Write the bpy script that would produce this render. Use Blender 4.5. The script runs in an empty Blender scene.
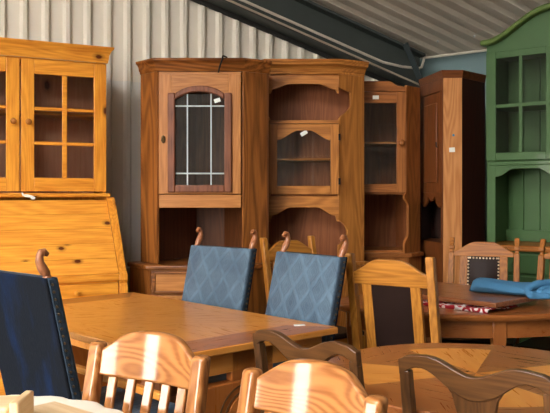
import bpy, bmesh, math, random
from mathutils import Vector, Matrix
random.seed(4)
SC = bpy.context.scene
COL = SC.collection
PI = math.pi
def rad(d): return d * PI / 180

# ------------------------------------------------------------------ materials
def srgb(r, g, b):
    f = lambda c: (c / 255) / 12.92 if c / 255 <= .04045 else ((c / 255 + .055) / 1.055) ** 2.4
    return (f(r), f(g), f(b), 1)
CACHE = {}
def newmat(name):
    m = bpy.data.materials.new(name); m.use_nodes = True
    nt = m.node_tree; nt.nodes.clear()
    out = nt.nodes.new('ShaderNodeOutputMaterial')
    b = nt.nodes.new('ShaderNodeBsdfPrincipled')
    nt.links.new(b.outputs[0], out.inputs[0])
    return m, nt, b
def N(nt, t, **k):
    n = nt.nodes.new('ShaderNode' + t)
    for a, v in k.items(): setattr(n, a, v)
    return n
def mathn(nt, op, a, b=None):
    n = N(nt, 'Math', operation=op)
    for i, v in enumerate((a, b)):
        if v is None: continue
        if isinstance(v, (int, float)): n.inputs[i].default_value = v
        else: nt.links.new(v, n.inputs[i])
    return n.outputs[0]
def mixc(nt, fac, a, b, mode='MIX'):
    n = N(nt, 'Mix', data_type='RGBA', blend_type=mode)
    for i, v in ((0, fac), (6, a), (7, b)):
        if isinstance(v, (int, float)): n.inputs[i].default_value = v
        elif isinstance(v, tuple): n.inputs[i].default_value = v
        else: nt.links.new(v, n.inputs[i])
    return n.outputs[2]
def ramp(nt, fac, stops):
    n = N(nt, 'ValToRGB'); cr = n.color_ramp
    while len(cr.elements) < len(stops): cr.elements.new(.5)
    for e, (p, c) in zip(cr.elements, stops): e.position = p; e.color = c
    nt.links.new(fac, n.inputs[0]); return n.outputs[0]
def coords(nt, rotz=0, scale=(1, 1, 1)):
    tc = N(nt, 'TexCoord'); oi = N(nt, 'ObjectInfo')
    mul = mathn(nt, 'MULTIPLY', oi.outputs['Random'], 9.0)
    add = N(nt, 'VectorMath', operation='ADD')
    nt.links.new(tc.outputs['Object'], add.inputs[0]); nt.links.new(mul, add.inputs[1])
    m1 = N(nt, 'Mapping'); m1.inputs['Rotation'].default_value = (0, 0, rotz)
    nt.links.new(add.outputs[0], m1.inputs[0])
    m2 = N(nt, 'Mapping'); m2.inputs['Scale'].default_value = scale
    nt.links.new(m1.outputs[0], m2.inputs[0])
    return m1.outputs[0], m2.outputs[0]
def noise(nt, vec, scale, detail=3, dist=0, rough=.5):
    n = N(nt, 'TexNoise'); nt.links.new(vec, n.inputs['Vector'])
    n.inputs['Scale'].default_value = scale; n.inputs['Detail'].default_value = detail
    n.inputs['Distortion'].default_value = dist; n.inputs['Roughness'].default_value = rough
    return n.outputs['Fac']
def wood(name, dark, light, axis='z', rotz=0, ring=.35, freq=26, big=5., along=.5, knots=0, rough=.35, coat=.25, planks=0):
    key = (name, axis, round(rotz, 3))
    if key in CACHE: return CACHE[key]
    m, nt, b = newmat(name + '_' + axis)
    S, s = big, along
    sc = {'x': (s, S, S), 'y': (S, s, S), 'z': (S, S, s)}[axis]
    raw, v = coords(nt, rotz, sc)
    n1 = noise(nt, v, 1.0, 1.5, .3)
    rings = mathn(nt, 'SINE', mathn(nt, 'MULTIPLY', n1, freq * 4.0))
    rings = mathn(nt, 'MULTIPLY_ADD', rings, .5); rings.node.inputs[2].default_value = .5
    sc2 = {'x': (3, 60, 60), 'y': (60, 3, 60), 'z': (60, 60, 3)}[axis]
    m3 = N(nt, 'Mapping'); m3.inputs['Scale'].default_value = sc2; nt.links.new(raw, m3.inputs[0])
    n2 = noise(nt, m3.outputs[0], 1.6, 3, .2, .6)
    f = mathn(nt, 'ADD', mathn(nt, 'MULTIPLY', rings, ring), mathn(nt, 'MULTIPLY', n2, 1.15 - ring))
    f = mathn(nt, 'ADD', f, mathn(nt, 'MULTIPLY', n1, .25))
    c = ramp(nt, f, [(.28, dark), (.92, light)])
    if knots:
        sp = N(nt, 'SeparateXYZ'); nt.links.new(raw, sp.inputs[0]); cb = N(nt, 'CombineXYZ')
        ku, kv = (.6, 1) if axis == 'x' else (1, .6)
        nt.links.new(mathn(nt, 'MULTIPLY', sp.outputs[0], ku), cb.inputs[0]); nt.links.new(mathn(nt, 'MULTIPLY', sp.outputs[2], kv), cb.inputs[1])
        vo = N(nt, 'TexVoronoi', voronoi_dimensions='2D'); vo.inputs['Scale'].default_value = knots
        nt.links.new(cb.outputs[0], vo.inputs['Vector'])
        d = mathn(nt, 'ADD', vo.outputs['Distance'], mathn(nt, 'MULTIPLY', n2, .06))
        k = ramp(nt, d, [(.075, (1, 1, 1, 1)), (.105, (.4, .4, .4, 1)), (.17, (0, 0, 0, 1))])
        sel = N(nt, 'SeparateColor'); nt.links.new(vo.outputs['Color'], sel.inputs[0])
        on = mathn(nt, 'GREATER_THAN', sel.outputs[0], .66)
        c = mixc(nt, mathn(nt, 'MULTIPLY', k, on), c, (dark[0] * .16, dark[1] * .10, dark[2] * .12, 1))
    nt.links.new(c, b.inputs['Base Color'])
    r = mathn(nt, 'MULTIPLY_ADD', n2, .2); r.node.inputs[2].default_value = rough - .1
    nt.links.new(r, b.inputs['Roughness'])
    b.inputs['Coat Weight'].default_value = coat; b.inputs['Coat Roughness'].default_value = .09 if coat > .6 else .2
    b.inputs['Specular IOR Level'].default_value = .15 if coat > .6 else .3
    bp = N(nt, 'Bump'); bp.inputs['Strength'].default_value = .015 if 'table' in name or 'oval' in name else .05; bp.inputs['Distance'].default_value = .004
    nt.links.new(n2, bp.inputs['Height']); nt.links.new(bp.outputs[0], b.inputs['Normal'])
    CACHE[key] = m
    return m
def plain(name, col, rough=.5, metal=0, var=.12, scale=8, coat=0, bump=0, bscale=60):
    low = coat < 0; coat = max(coat, 0)
    if name in CACHE: return CACHE[name]
    m, nt, b = newmat(name)
    raw, v = coords(nt)
    n = noise(nt, v, scale, 4)
    c = ramp(nt, n, [(.25, tuple(x * (1 - var) for x in col[:3]) + (1,)), (.75, tuple(min(1, x * (1 + var)) for x in col[:3]) + (1,))])
    nt.links.new(c, b.inputs['Base Color'])
    b.inputs['Roughness'].default_value = rough; b.inputs['Metallic'].default_value = metal; b.inputs['Specular IOR Level'].default_value = .12 if low else .25
    b.inputs['Coat Weight'].default_value = coat
    if bump:
        n2 = noise(nt, v, bscale, 3)
        bp = N(nt, 'Bump'); bp.inputs['Strength'].default_value = bump; bp.inputs['Distance'].default_value = .01
        nt.links.new(n2, bp.inputs['Height']); nt.links.new(bp.outputs[0], b.inputs['Normal'])
    CACHE[name] = m
    return m

GOLD = lambda a='z': wood('golden_pine', srgb(194, 106, 26), srgb(242, 168, 62), a, ring=.2, knots=4.2, rough=.34, coat=.35)
PINE = lambda a='z': wood('honey_pine', srgb(130, 76, 28), srgb(190, 124, 58), a, ring=.3, knots=3.0, rough=.4, coat=.2)
RPINE = lambda a='z': wood('reddish_pine', srgb(110, 60, 24), srgb(168, 104, 52), a, ring=.3, knots=3.4, rough=.4, coat=.2)
WALN = lambda a='z': wood('reddish_walnut', srgb(84, 44, 16), srgb(154, 94, 42), a, ring=.4, freq=18, rough=.36, coat=.25)
CHERRY = lambda a='z': wood('light_cherry', srgb(142, 86, 36), srgb(186, 124, 64), a, ring=.2, rough=.36, coat=.25)
INNER = lambda a='z': wood('inner_panel_wood', srgb(112, 62, 34), srgb(146, 88, 52), a, ring=.3, rough=.5, coat=0)
CARVED = lambda a='z': wood('carved_brown', srgb(84, 46, 28), srgb(128, 76, 50), a, ring=.3, rough=.4, coat=.3)
OAK = lambda a='z', r=0: wood('golden_oak', srgb(140, 84, 24), srgb(194, 130, 52), a, r, ring=.3, big=9, rough=.36, coat=.25)
OAKD = lambda a='z', r=0: wood('brown_oak', srgb(112, 62, 18), srgb(172, 106, 40), a, r, ring=.3, big=9, rough=.45, coat=.06)
TABLE = lambda a='y', r=0: wood('honey_table', srgb(206, 128, 48), srgb(220, 150, 70), a, r, ring=.3, big=2, rough=.3, coat=.25)
TABLED = lambda a='y', r=0: wood('darker_table', srgb(150, 82, 32), srgb(170, 100, 44), a, r, ring=.3, big=2, rough=.3, coat=.25)
OVAL = lambda a='x', r=0: wood('walnut_oval', srgb(138, 76, 34), srgb(160, 96, 46), a, r, ring=.25, big=3, rough=.3, coat=.4)
SLAT = lambda a='z': wood('lacquered_pine', srgb(134, 80, 36), srgb(174, 116, 64), a, ring=.6, freq=80, big=2.6, along=1.1, rough=.42, coat=.9)
DARKW = lambda a='z': wood('dark_walnut', srgb(56, 34, 16), srgb(98, 64, 34), a, ring=.25, big=8, rough=.32, coat=.35)
DARKBROWN = lambda a='z': wood('dark_brown_wood', srgb(40, 18, 11), srgb(60, 28, 17), a, ring=.3, rough=.45, coat=.1)  # near-black brown for the cupboard's right side, back and top
FINIAL = lambda: wood('finial_wood', srgb(116, 68, 42), srgb(168, 108, 70), 'z', ring=.2, big=9, rough=.3, coat=.4)
PALE = lambda a='x': wood('pale_beech', srgb(206, 168, 118), srgb(232, 204, 160), a, ring=.2, rough=.45, coat=.1)
GREEN = lambda: plain('green_paint', srgb(66, 98, 58), .42, var=.06, scale=5, coat=.1)
MOULDG = lambda: plain('olive_moulding', srgb(86, 108, 54), .4, var=.08, coat=.1)
DARKG = lambda: plain('groove_dark', srgb(28, 26, 22), .7)
BRASS = lambda: plain('old_brass', srgb(110, 88, 56), .4, metal=.8)
IRON = lambda: plain('black_iron', srgb(26, 24, 24), .5, metal=.3)
LEAD = lambda: plain('white_lead', srgb(205, 206, 204), .45)
WHITE = lambda: plain('white_paper', srgb(236, 236, 230), .7, var=.03)
LEATHER = lambda: plain('dark_leather', srgb(40, 27, 23), .42, var=.1, scale=14, coat=-1, bump=.12, bscale=90)
NAIL = lambda: plain('nail_brass', srgb(104, 90, 72), .35, metal=.9)
PALENAIL = lambda: plain('pale_nail', srgb(214, 190, 156), .35, metal=.3)
STEEL = lambda: plain('rafter_paint', srgb(74, 80, 78), .5, var=.1, scale=3)
CREAMSHEET = lambda: plain('cream_sheet', srgb(232, 226, 212), .42, var=.03, scale=2)
SHADEDSHEET = lambda: plain('shaded_sheet', srgb(222, 222, 214), .45, var=.03, scale=2)  # greyer than the upper sheet, standing in for shade on the lower wall
ROOFSHEET = lambda: plain('roof_sheet', srgb(214, 204, 188), .55, var=.06, scale=1.5)

def velvet():
    if 'velvet' in CACHE: return CACHE['velvet']
    m, nt, b = newmat('navy_velvet')
    raw, v = coords(nt, 0, (9, 9, 1.6))
    n = noise(nt, v, 1.0, 3, .6)
    c = ramp(nt, n, [(.44, srgb(20, 23, 28)), (.72, srgb(18, 36, 68))])
    raw2, v2 = coords(nt, 0, (160, 160, 50)); n2 = noise(nt, v2, 1, 2)
    c = mixc(nt, .35, c, n2, 'SOFT_LIGHT')
    nt.links.new(c, b.inputs['Base Color']); b.inputs['Roughness'].default_value = .85; b.inputs['Specular IOR Level'].default_value = .1
    b.inputs['Sheen Weight'].default_value = .05; b.inputs['Sheen Tint'].default_value = srgb(90, 130, 190)
    bp = N(nt, 'Bump'); bp.inputs['Strength'].default_value = .3; bp.inputs['Distance'].default_value = .004
    nt.links.new(n2, bp.inputs['Height']); nt.links.new(bp.outputs[0], b.inputs['Normal'])
    CACHE['velvet'] = m; return m
def damask():
    if 'damask' in CACHE: return CACHE['damask']
    m, nt, b = newmat('blue_lozenge_fabric')
    tc = N(nt, 'TexCoord'); sp = N(nt, 'SeparateXYZ'); nt.links.new(tc.outputs['Object'], sp.inputs[0])
    raw, v = coords(nt, 0, (1, 1, 1))
    wob = mathn(nt, 'MULTIPLY', noise(nt, v, 30, 2), .8)
    def line(sgn):
        a = mathn(nt, 'MULTIPLY', sp.outputs[0], 50.0); z = mathn(nt, 'MULTIPLY', sp.outputs[2], 38.0 * sgn)
        return mathn(nt, 'SINE', mathn(nt, 'ADD', mathn(nt, 'ADD', a, z), wob))
    l1, l2 = line(1), line(-1)
    mx = mathn(nt, 'MAXIMUM', l1, l2)
    fine = noise(nt, v, 90, 3)
    chev = mathn(nt, 'SINE', mathn(nt, 'MULTIPLY', mx, 9.0))
    hat = mathn(nt, 'SINE', mathn(nt, 'ADD', mathn(nt, 'MULTIPLY', l1, 5.), mathn(nt, 'MULTIPLY', l2, 4.)))
    h = mathn(nt, 'ADD', mathn(nt, 'MULTIPLY', mathn(nt, 'POWER', mathn(nt, 'MAXIMUM', mx, 0), 6.), .9), mathn(nt, 'ADD', mathn(nt, 'MULTIPLY', chev, .28), mathn(nt, 'MULTIPLY', fine, 1.1)))
    n = noise(nt, v, 7, 3)
    c = ramp(nt, n, [(.3, srgb(56, 80, 100)), (.7, srgb(80, 106, 126))])
    hh = mathn(nt, 'MULTIPLY_ADD', h, .26); hh.node.inputs[2].default_value = .26
    c = mixc(nt, .55, c, ramp(nt, hh, [(0, (0, 0, 0, 1)), (1, (1, 1, 1, 1))]), 'SOFT_LIGHT')
    nt.links.new(c, b.inputs['Base Color']); b.inputs['Roughness'].default_value = .6
    b.inputs['Sheen Weight'].default_value = .1
    bp = N(nt, 'Bump'); bp.inputs['Strength'].default_value = .5; bp.inputs['Distance'].default_value = .004
    nt.links.new(h, bp.inputs['Height']); nt.links.new(bp.outputs[0], b.inputs['Normal'])
    CACHE['damask'] = m; return m
def glass():
    if 'glass' in CACHE: return CACHE['glass']
    m = bpy.data.materials.new('cabinet_glass'); m.use_nodes = True
    nt = m.node_tree; nt.nodes.clear()
    out = N(nt, 'OutputMaterial'); mx = N(nt, 'MixShader'); t = N(nt, 'BsdfTransparent'); g = N(nt, 'BsdfGlossy')
    t.inputs[0].default_value = (.94, .95, .94, 1); g.inputs['Roughness'].default_value = .02
    fr = N(nt, 'Fresnel'); fr.inputs[0].default_value = 1.5
    nt.links.new(mathn(nt, 'MULTIPLY', fr.outputs[0], 1.2), mx.inputs[0])
    nt.links.new(t.outputs[0], mx.inputs[1]); nt.links.new(g.outputs[0], mx.inputs[2]); nt.links.new(mx.outputs[0], out.inputs[0])
    CACHE['glass'] = m; return m
def folkcloth():
    if 'folk' in CACHE: return CACHE['folk']
    m, nt, b = newmat('red_white_cloth')
    raw, v = coords(nt, .6, (1, 1, 1))
    vo = N(nt, 'TexVoronoi'); vo.inputs['Scale'].default_value = 22; nt.links.new(v, vo.inputs['Vector'])
    c = ramp(nt, vo.outputs['Distance'], [(.3, srgb(232, 222, 218)), (.36, srgb(168, 20, 40)), (.62, srgb(168, 20, 40)), (.66, srgb(236, 228, 224))])
    nt.links.new(c, b.inputs['Base Color']); b.inputs['Roughness'].default_value = .8
    CACHE['folk'] = m; return m

# ------------------------------------------------------------------ mesh builder
class MB:
    def __init__(s): s.bm = bmesh.new(); s.mi = 0
    def face(s, vs):
        try:
            f = s.bm.faces.new(vs); f.material_index = s.mi; return f
        except ValueError: return None
    def hull8(s, a, b):                      # two 4-loops joined
        va = [s.bm.verts.new(p) for p in a]; vb = [s.bm.verts.new(p) for p in b]; n = len(va)
        s.face(va[::-1]); s.face(vb)
        for i in range(n): s.face([va[i], va[(i + 1) % n], vb[(i + 1) % n], vb[i]])
    def box(s, x0, x1, y0, y1, z0, z1):
        s.hull8([(x0, y0, z0), (x1, y0, z0), (x1, y1, z0), (x0, y1, z0)], [(x0, y0, z1), (x1, y0, z1), (x1, y1, z1), (x0, y1, z1)]); return s
    def prism(s, pts, t0, t1, pl='xz'):
        f = {'xz': lambda a, b, t: (a, t, b), 'xy': lambda a, b, t: (a, b, t), 'yz': lambda a, b, t: (t, a, b)}[pl]
        s.hull8([f(a, b, t0) for a, b in pts], [f(a, b, t1) for a, b in pts]); return s
    def slab(s, p0, p1, th, z0, z1):         # upright board along plan segment p0-p1, thickness to its left
        return s.board(p0, p1, None, th, z0, z1)
    def board(s, p0, p1, outline, th, z0=0, z1=0):
        p0 = Vector(p0); p1 = Vector(p1); d = (p1 - p0); L = d.length; d.normalize(); n = Vector((-d.y, d.x)) * th
        if outline is None: outline = [(0, z0), (L, z0), (L, z1), (0, z1)]
        A = [(*(p0 + d * a), z) for a, z in outline]; B = [(*(p0 + d * a + n), z) for a, z in outline]
        s.hull8(A, B); return s
    def strip(s, xs, lo, hi, y0, y1, bend=None):   # scalloped rail: rectangle sections along x
        prev = None; first = None
        for x in xs:
            o = bend(x) if bend else 0
            q = [s.bm.verts.new((x, y0 + o, lo(x))), s.bm.verts.new((x, y1 + o, lo(x))), s.bm.verts.new((x, y1 + o, hi(x))), s.bm.verts.new((x, y0 + o, hi(x)))]
            if prev:
                for i in range(4): s.face([prev[i], q[i], q[(i + 1) % 4], prev[(i + 1) % 4]])
            else: first = q
            prev = q
        s.face(first[::-1]); s.face(prev); return s
    def vbar(s, secs):                       # (x,y,z,wx,wy): post made of horizontal rectangles
        prev = None
        for x, y, z, wx, wy in secs:
            q = [s.bm.verts.new((x + a * wx / 2, y + b * wy / 2, z)) for a, b in ((-1, -1), (1, -1), (1, 1), (-1, 1))]
            if prev:
                for i in range(4): s.face([prev[i], prev[(i + 1) % 4], q[(i + 1) % 4], q[i]])
            else: s.face(q[::-1])
            prev = q
        s.face(prev); return s
    def tube(s, pts, rs, n=8):
        pts = [Vector(p) for p in pts]
        if isinstance(rs, (int, float)): rs = [rs] * len(pts)
        up = None; prev = None
        for i, p in enumerate(pts):
            t = (pts[min(i + 1, len(pts) - 1)] - pts[max(i - 1, 0)]).normalized()
            if up is None: up = Vector((0, 0, 1)) if abs(t.z) < .9 else Vector((0, 1, 0))
            up = (up - t * up.dot(t)).normalized(); sd = t.cross(up)
            q = [s.bm.verts.new(p + (up * math.cos(2 * PI * k / n) + sd * math.sin(2 * PI * k / n)) * rs[i]) for k in range(n)]
            if prev:
                for k in range(n): s.face([prev[k], prev[(k + 1) % n], q[(k + 1) % n], q[k]])
            else: s.face(q[::-1])
            prev = q
        s.face(prev); return s
    def lathe(s, prof, c=(0, 0, 0), n=24, axis='z', sx=1, sy=1):
        prev = None
        for r, z in prof:
            q = []
            for k in range(n):
                a = 2 * PI * k / n; x, y = r * math.cos(a) * sx, r * math.sin(a) * sy
                p = {'z': (x, y, z), 'y': (x, z, -y), 'x': (z, x, y)}[axis]
                q.append(s.bm.verts.new((c[0] + p[0], c[1] + p[1], c[2] + p[2])))
            if prev:
                for k in range(n): s.face([prev[k], prev[(k + 1) % n], q[(k + 1) % n], q[k]])
            else: s.face(q[::-1])
            prev = q
        s.face(prev); return s
    def ball(s, c, r, n=8, sy=1):
        m = 5
        s.lathe([(max(r * math.sin(PI * i / m), r * .02), -r * math.cos(PI * i / m)) for i in range(m + 1)], c, n); return s
    def warp(s, fn):
        for v in s.bm.verts: v.co = fn(v.co.copy())
        return s
    def build(s, name, mats, parent=None, bevel=0, seg=2, smooth=True, sub=0):
        bmesh.ops.recalc_face_normals(s.bm, faces=s.bm.faces)
        me = bpy.data.meshes.new(name); s.bm.to_mesh(me); s.bm.free()
        for m in (mats if isinstance(mats, (list, tuple)) else [mats]): me.materials.append(m)
        o = bpy.data.objects.new(name, me); COL.objects.link(o)
        if parent: o.parent = parent
        if bevel:
            b = o.modifiers.new('bevel', 'BEVEL'); b.width = bevel; b.segments = seg; b.limit_method = 'ANGLE'; b.angle_limit = rad(38)
        if sub:
            b = o.modifiers.new('sub', 'SUBSURF'); b.levels = sub; b.render_levels = sub
        if smooth:
            me.polygons.foreach_set('use_smooth', [True] * len(me.polygons))
            try: me.set_sharp_from_angle(angle=rad(38))
            except Exception: pass
        return o
def thing(name, label, cat, loc=(0, 0, 0), rz=0, group=None):
    o = bpy.data.objects.new(name, None); COL.objects.link(o); o.empty_display_size = .1
    o.location = loc; o.rotation_euler = (0, 0, rz); o['label'] = label; o['category'] = cat
    if group: o['group'] = group
    return o
def tag(o, label, cat, group=None, loc=None, rz=None):
    o['label'] = label; o['category'] = cat
    if group: o['group'] = group
    if loc: o.location = loc
    if rz is not None: o.rotation_euler.z = rz
    return o
def struct(o): o['kind'] = 'structure'; return o
def children(o): return [c for c in COL.objects if c.parent == o]
def dup(o, label=None, loc=None, rz=None, parent=None):
    c = o.copy(); COL.objects.link(c); c.parent = parent
    for ch in children(o): dup(ch, parent=c)
    if label: c['label'] = label
    if loc: c.location = loc
    if rz is not None: c.rotation_euler = (0, 0, rz)
    return c
def lin(a, b, n): return [a + (b - a) * i / (n - 1) for i in range(n)]
def smooth01(t): t = max(0, min(1, t)); return t * t * (3 - 2 * t)

# ------------------------------------------------------------------ setting
Wd = Vector((.888, .46)); Wn = Vector((.46, -.888)); W0 = Vector((0, 6.9))       # ribbed gable wall
K = Vector((1.438, 7.643)); Ed = Vector((.777, -.629)); EAVE = 2.77; SL = .319   # eave corner, eave direction
def roofz(X): return EAVE - SL * (X - K.x)
fl = MB().box(-14, 14, -12, 14, -.1, 0).build('floor', plain('dark_concrete', srgb(84, 79, 72), .7, var=.15, scale=1.2, bump=.1), smooth=False); struct(fl)

def ribbed(name, s0, s1, z0, ztop, mat, off=0, pitch=.163):
    m = MB(); s = s0; cols = []
    while s < s1:
        for ds, d in ((0, 0), (.094, 0), (.114, .034), (.143, .034)):
            cols.append((s + ds, d))
        s += pitch
    prev = None
    for s, d in cols:
        p = W0 + Wd * s + Wn * (d + off)
        zt = ztop(p.x)
        q = [m.bm.verts.new((p.x, p.y, z0)), m.bm.verts.new((p.x, p.y, zt))]
        if prev: m.face([prev[0], q[0], q[1], prev[1]])
        prev = q
    return struct(m.build(name, mat, smooth=False))
SEAM = 2.34
sEnd = 1.438 / .888
ribbed('wall_gable', -8.0 - .015, sEnd, SEAM - .03, lambda X: max(roofz(X) - .02, SEAM), CREAMSHEET(), .006)
ribbed('wall_gable_lower', -8.0 - .015, sEnd, .72, lambda X: SEAM, SHADEDSHEET())
a = W0 + Wd * -8; b = W0 + Wd * sEnd
struct(MB().slab(a + Wn * .10, b + Wn * .10, .14, 0, .80).build('trim_plinth', plain('plinth_render', srgb(196, 192, 182), .7), bevel=.008))
# eave wall
b2 = K + Ed * 10.5
struct(MB().slab(b2, K, -.12, 0, EAVE - .02).build('wall_eave', plain('blue_grey_panel', srgb(118, 142, 146), .6, var=.04, scale=1), smooth=False))
# walls behind and beside the camera, with openings to the left
def holed(name, p0, p1, zt, holes, mat):      # holes: (s0, s1, z0, z1) along the wall, sorted
    m = MB(); d = (p1 - p0); L = d.length; d = d.normalized(); s = 0
    def seg(s0, s1, z0, z1):
        if s1 - s0 > .001 and z1 - z0 > .001: m.slab(p0 + d * s0, p0 + d * s1, -.12, z0, z1)
    for a0, a1, z0, z1 in holes:
        seg(s, a0, 0, zt); seg(a0, a1, 0, z0); seg(a0, a1, z1, zt); s = a1
    seg(s, L, 0, zt); return struct(m.build(name, mat, smooth=False))
SHEET = plain('rear_sheet', srgb(104, 100, 92), .6)
pL0 = W0 + Wd * -8; pL1 = pL0 + Wn * 9.0; pR = b2
LEFT_HOLES = [(2.55, 3.35, 0, 2.15), (4.9, 7.7, .0, 3.6)]  # narrow doorway, then a wide second opening added for fill light
REAR_HOLES = [(3.65, 4.5, .9, 2.75), (5.5, 6.3, .9, 2.75)]
holed('wall_left', pL0, pL1, 5.6, LEFT_HOLES, SHEET)
holed('wall_rear', pL1, pR, 5.6, REAR_HOLES, SHEET)
def portal(p0, p1, hole):
    d = (p1 - p0).normalized(); a0, a1, z0, z1 = hole; c = p0 + d * ((a0 + a1) / 2)
    l = bpy.data.lights.new('daylight_portal', 'AREA'); l.shape = 'RECTANGLE'; l.size = a1 - a0; l.size_y = z1 - z0; l.cycles.is_portal = True
    o = bpy.data.objects.new('daylight_portal', l); COL.objects.link(o); o.location = (c.x, c.y, (z0 + z1) / 2)
    inn = Vector((d.y, -d.x)); inn = inn if inn.dot(Vector((0, 2.5)) - c) > 0 else -inn
    o.rotation_euler = Vector((inn.x, inn.y, 0)).to_track_quat('-Z', 'Z').to_euler()
for h_ in LEFT_HOLES: portal(pL0, pL1, h_)
def dim_pane():  # dark translucent panes, put in to dim daylight mirrored in the cabinet glass
    m, nt, b = newmat('dimmed_pane'); out = nt.nodes[0]; nt.nodes.remove(b)
    tr = N(nt, 'BsdfTranslucent'); raw, v = coords(nt); c = ramp(nt, noise(nt, v, 3, 3), [(.3, (.10, .10, .095, 1)), (.7, (.14, .14, .13, 1))])
    nt.links.new(c, tr.inputs[0]); nt.links.new(tr.outputs[0], out.inputs[0]); return m
DIM_PANE = dim_pane()
dR = (pR - pL1).normalized()
for i, (a0, a1, z0, z1) in enumerate(REAR_HOLES):
    w_ = struct(MB().slab(pL1 + dR * a0, pL1 + dR * a1, -.02, z0, z1).build('window_%d' % (i + 1), DIM_PANE, smooth=False))
    m = MB()
    for k in (0, 1, 2): p_ = pL1 + dR * (a0 + (a1 - a0) * k / 2); m.slab(p_ - dR * .025, p_ + dR * .025, -.06, z0, z1)
    for k in range(4): zz = z0 + (z1 - z0) * k / 3; m.slab(pL1 + dR * a0, pL1 + dR * a1, -.055, zz - .02, zz + .02)
    m.build('window_frame', plain('window_white', srgb(190, 188, 180), .5), w_, smooth=False)
# roof sheet, ribs running down the slope
m = MB(); prev = None; s = -.06; pitch = .182; Dd = Vector((1, .517, -SL))
K3 = Vector((K.x, K.y, EAVE)); E3 = Vector((Ed.x, Ed.y, 0)); nn = E3.cross(Dd).normalized()
if nn.z > 0: nn = -nn
while s < 10.6:
    for ds, d in ((0, 0), (.07, 0), (.095, .034), (.155, .034)):
        p0 = K3 + E3 * (s + ds) + nn * d + Dd * .12; p1 = p0 - Dd * 9.2
        q = [m.bm.verts.new(p0), m.bm.verts.new(p1)]
        if prev: m.face([prev[0], q[0], q[1], prev[1]])
        prev = q
    s += pitch
struct(m.build('ceiling', ROOFSHEET(), smooth=False))
# small roofing screws on the ribs
m = MB()
for i in range(0, 24):
    p = K3 + E3 * (.06 + pitch * 2 * i + .065) + nn * .036 - Dd * (.28)
    m.ball(p, .012, 6)
struct(m.build('trim_screws', LEAD()))
# rafter along the gable
def along(X, off, dz):   # point on the gable line at X, pushed off the wall, below the roof
    y = 6.9 + .517 * X
    return Vector((X + Wn.x * off, y + Wn.y * off, roofz(X) + dz))
m = MB()
def rail(m, X0, X1, o0, o1, z0, z1):
    A = [along(X0, o, z) for o, z in ((o0, z0), (o1, z0), (o1, z1), (o0, z1))]; B = [along(X1, o, z) for o, z in ((o0, z0), (o1, z0), (o1, z1), (o0, z1))]
    m.hull8(A, B)
rail(m, -6, 1.36, .10, .13, -.36, -.07); rail(m, -6, 1.36, .05, .22, -.385, -.36); rail(m, -6, 1.36, .05, .22, -.07, -.045)
struct(m.build('trim_rafter', STEEL(), smooth=False))
m = MB(); rail(m, -6, 1.36, .032, .05, -.43, -.34)
struct(m.build('trim_flashing', plain('dark_flashing', srgb(52, 52, 50), .6), smooth=False))
# knee brace at the eave corner
m = MB(); m.tube([along(1.05, .36, -.10), along(1.30, .36, -.55)], .035, 4)
struct(m.build('trim_brace', plain('teal_steel', srgb(48, 58, 60), .5), smooth=False))
# conduits
cm = plain('conduit_grey', srgb(214, 206, 192), .45)
m = MB(); m.tube([along(x, .24, -.318) for x in lin(-5, .9, 12)] + [along(1.1, .24, -.28), along(1.27, .24, -.225), along(1.31, .23, -.20), along(1.34, .22, -.11)] +
       [Vector((*(K + Ed * t - Vector((.629, .777)) * .10), EAVE - .045)) for t in lin(.10, 2.2, 8)], .013, 8)
o = m.build('conduit_pipe', cm); tag(o, 'pale conduit pipe running down the roof beam and along the far back wall', 'pipe')
m = MB(); m.tube([along(x, .235, -.352 - .006 * (x + 3)) for x in lin(-5, 1.3, 12)], .010, 6)
o = m.build('cable', plain('cable_grey', srgb(190, 176, 156), .5)); tag(o, 'thin grey cable hanging along the lower edge of the roof beam', 'cable')

# ------------------------------------------------------------------ cabinets
def knob(m, c, r=.016):
    m.lathe([(r * .5, 0), (r * .45, -r * .7), (r, -r * 1.2), (r * 1.05, -r * 1.8), (r * .6, -r * 2.4), (r * .05, -r * 2.55)], c, 14, 'y'); return m
def price_tag(parent, x, y, z, w=.035, h=.022, tilt=.2):
    m = MB(); c, s = math.cos(tilt), math.sin(tilt)
    m.prism([(x + c * a * w - s * b_ * h, z + s * a * w + c * b_ * h) for a, b_ in ((-.5, -.5), (.5, -.5), (.5, .5), (-.5, .5))], y - .003, y)
    return m.build('price_tag', WHITE(), parent)

# --- golden pine secretary on the left
TH = math.atan2(.46, .888)
t = thing('secretary_desk', 'golden knotty pine secretary with slanted lid and glazed upper doors', 'cabinet', (-1.590, 4.944, 0), TH)
hw = .62; uy = .354; up0 = 1.365; upT = 2.335
m = MB(); m.box(-hw, -hw + .022, uy - .0, .70, 0, up0); m.box(-hw, hw, .685, .70, 0, up0); m.box(-hw + .022, hw - .022, .042, .685, .80, .82); m.box(-hw + .022, hw - .022, .03, .685, 0.06, .08)
m.build('carcass', GOLD(), t, .002)
for sx in (-1, 1):
    x0, x1 = (hw - .024, hw + .034) if sx > 0 else (-hw, -hw + .0235)
    m = MB(); m.prism([(.0, 0), (.68, 0), (.68, up0), (uy - .006, up0), (uy - .05, 1.33), (.035, .858), (.006, .84), (0, .80), (.018, .775), (0, .75)], x0, x1, 'yz')
    m.build('side_panel', GOLD(), t, .003)
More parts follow.
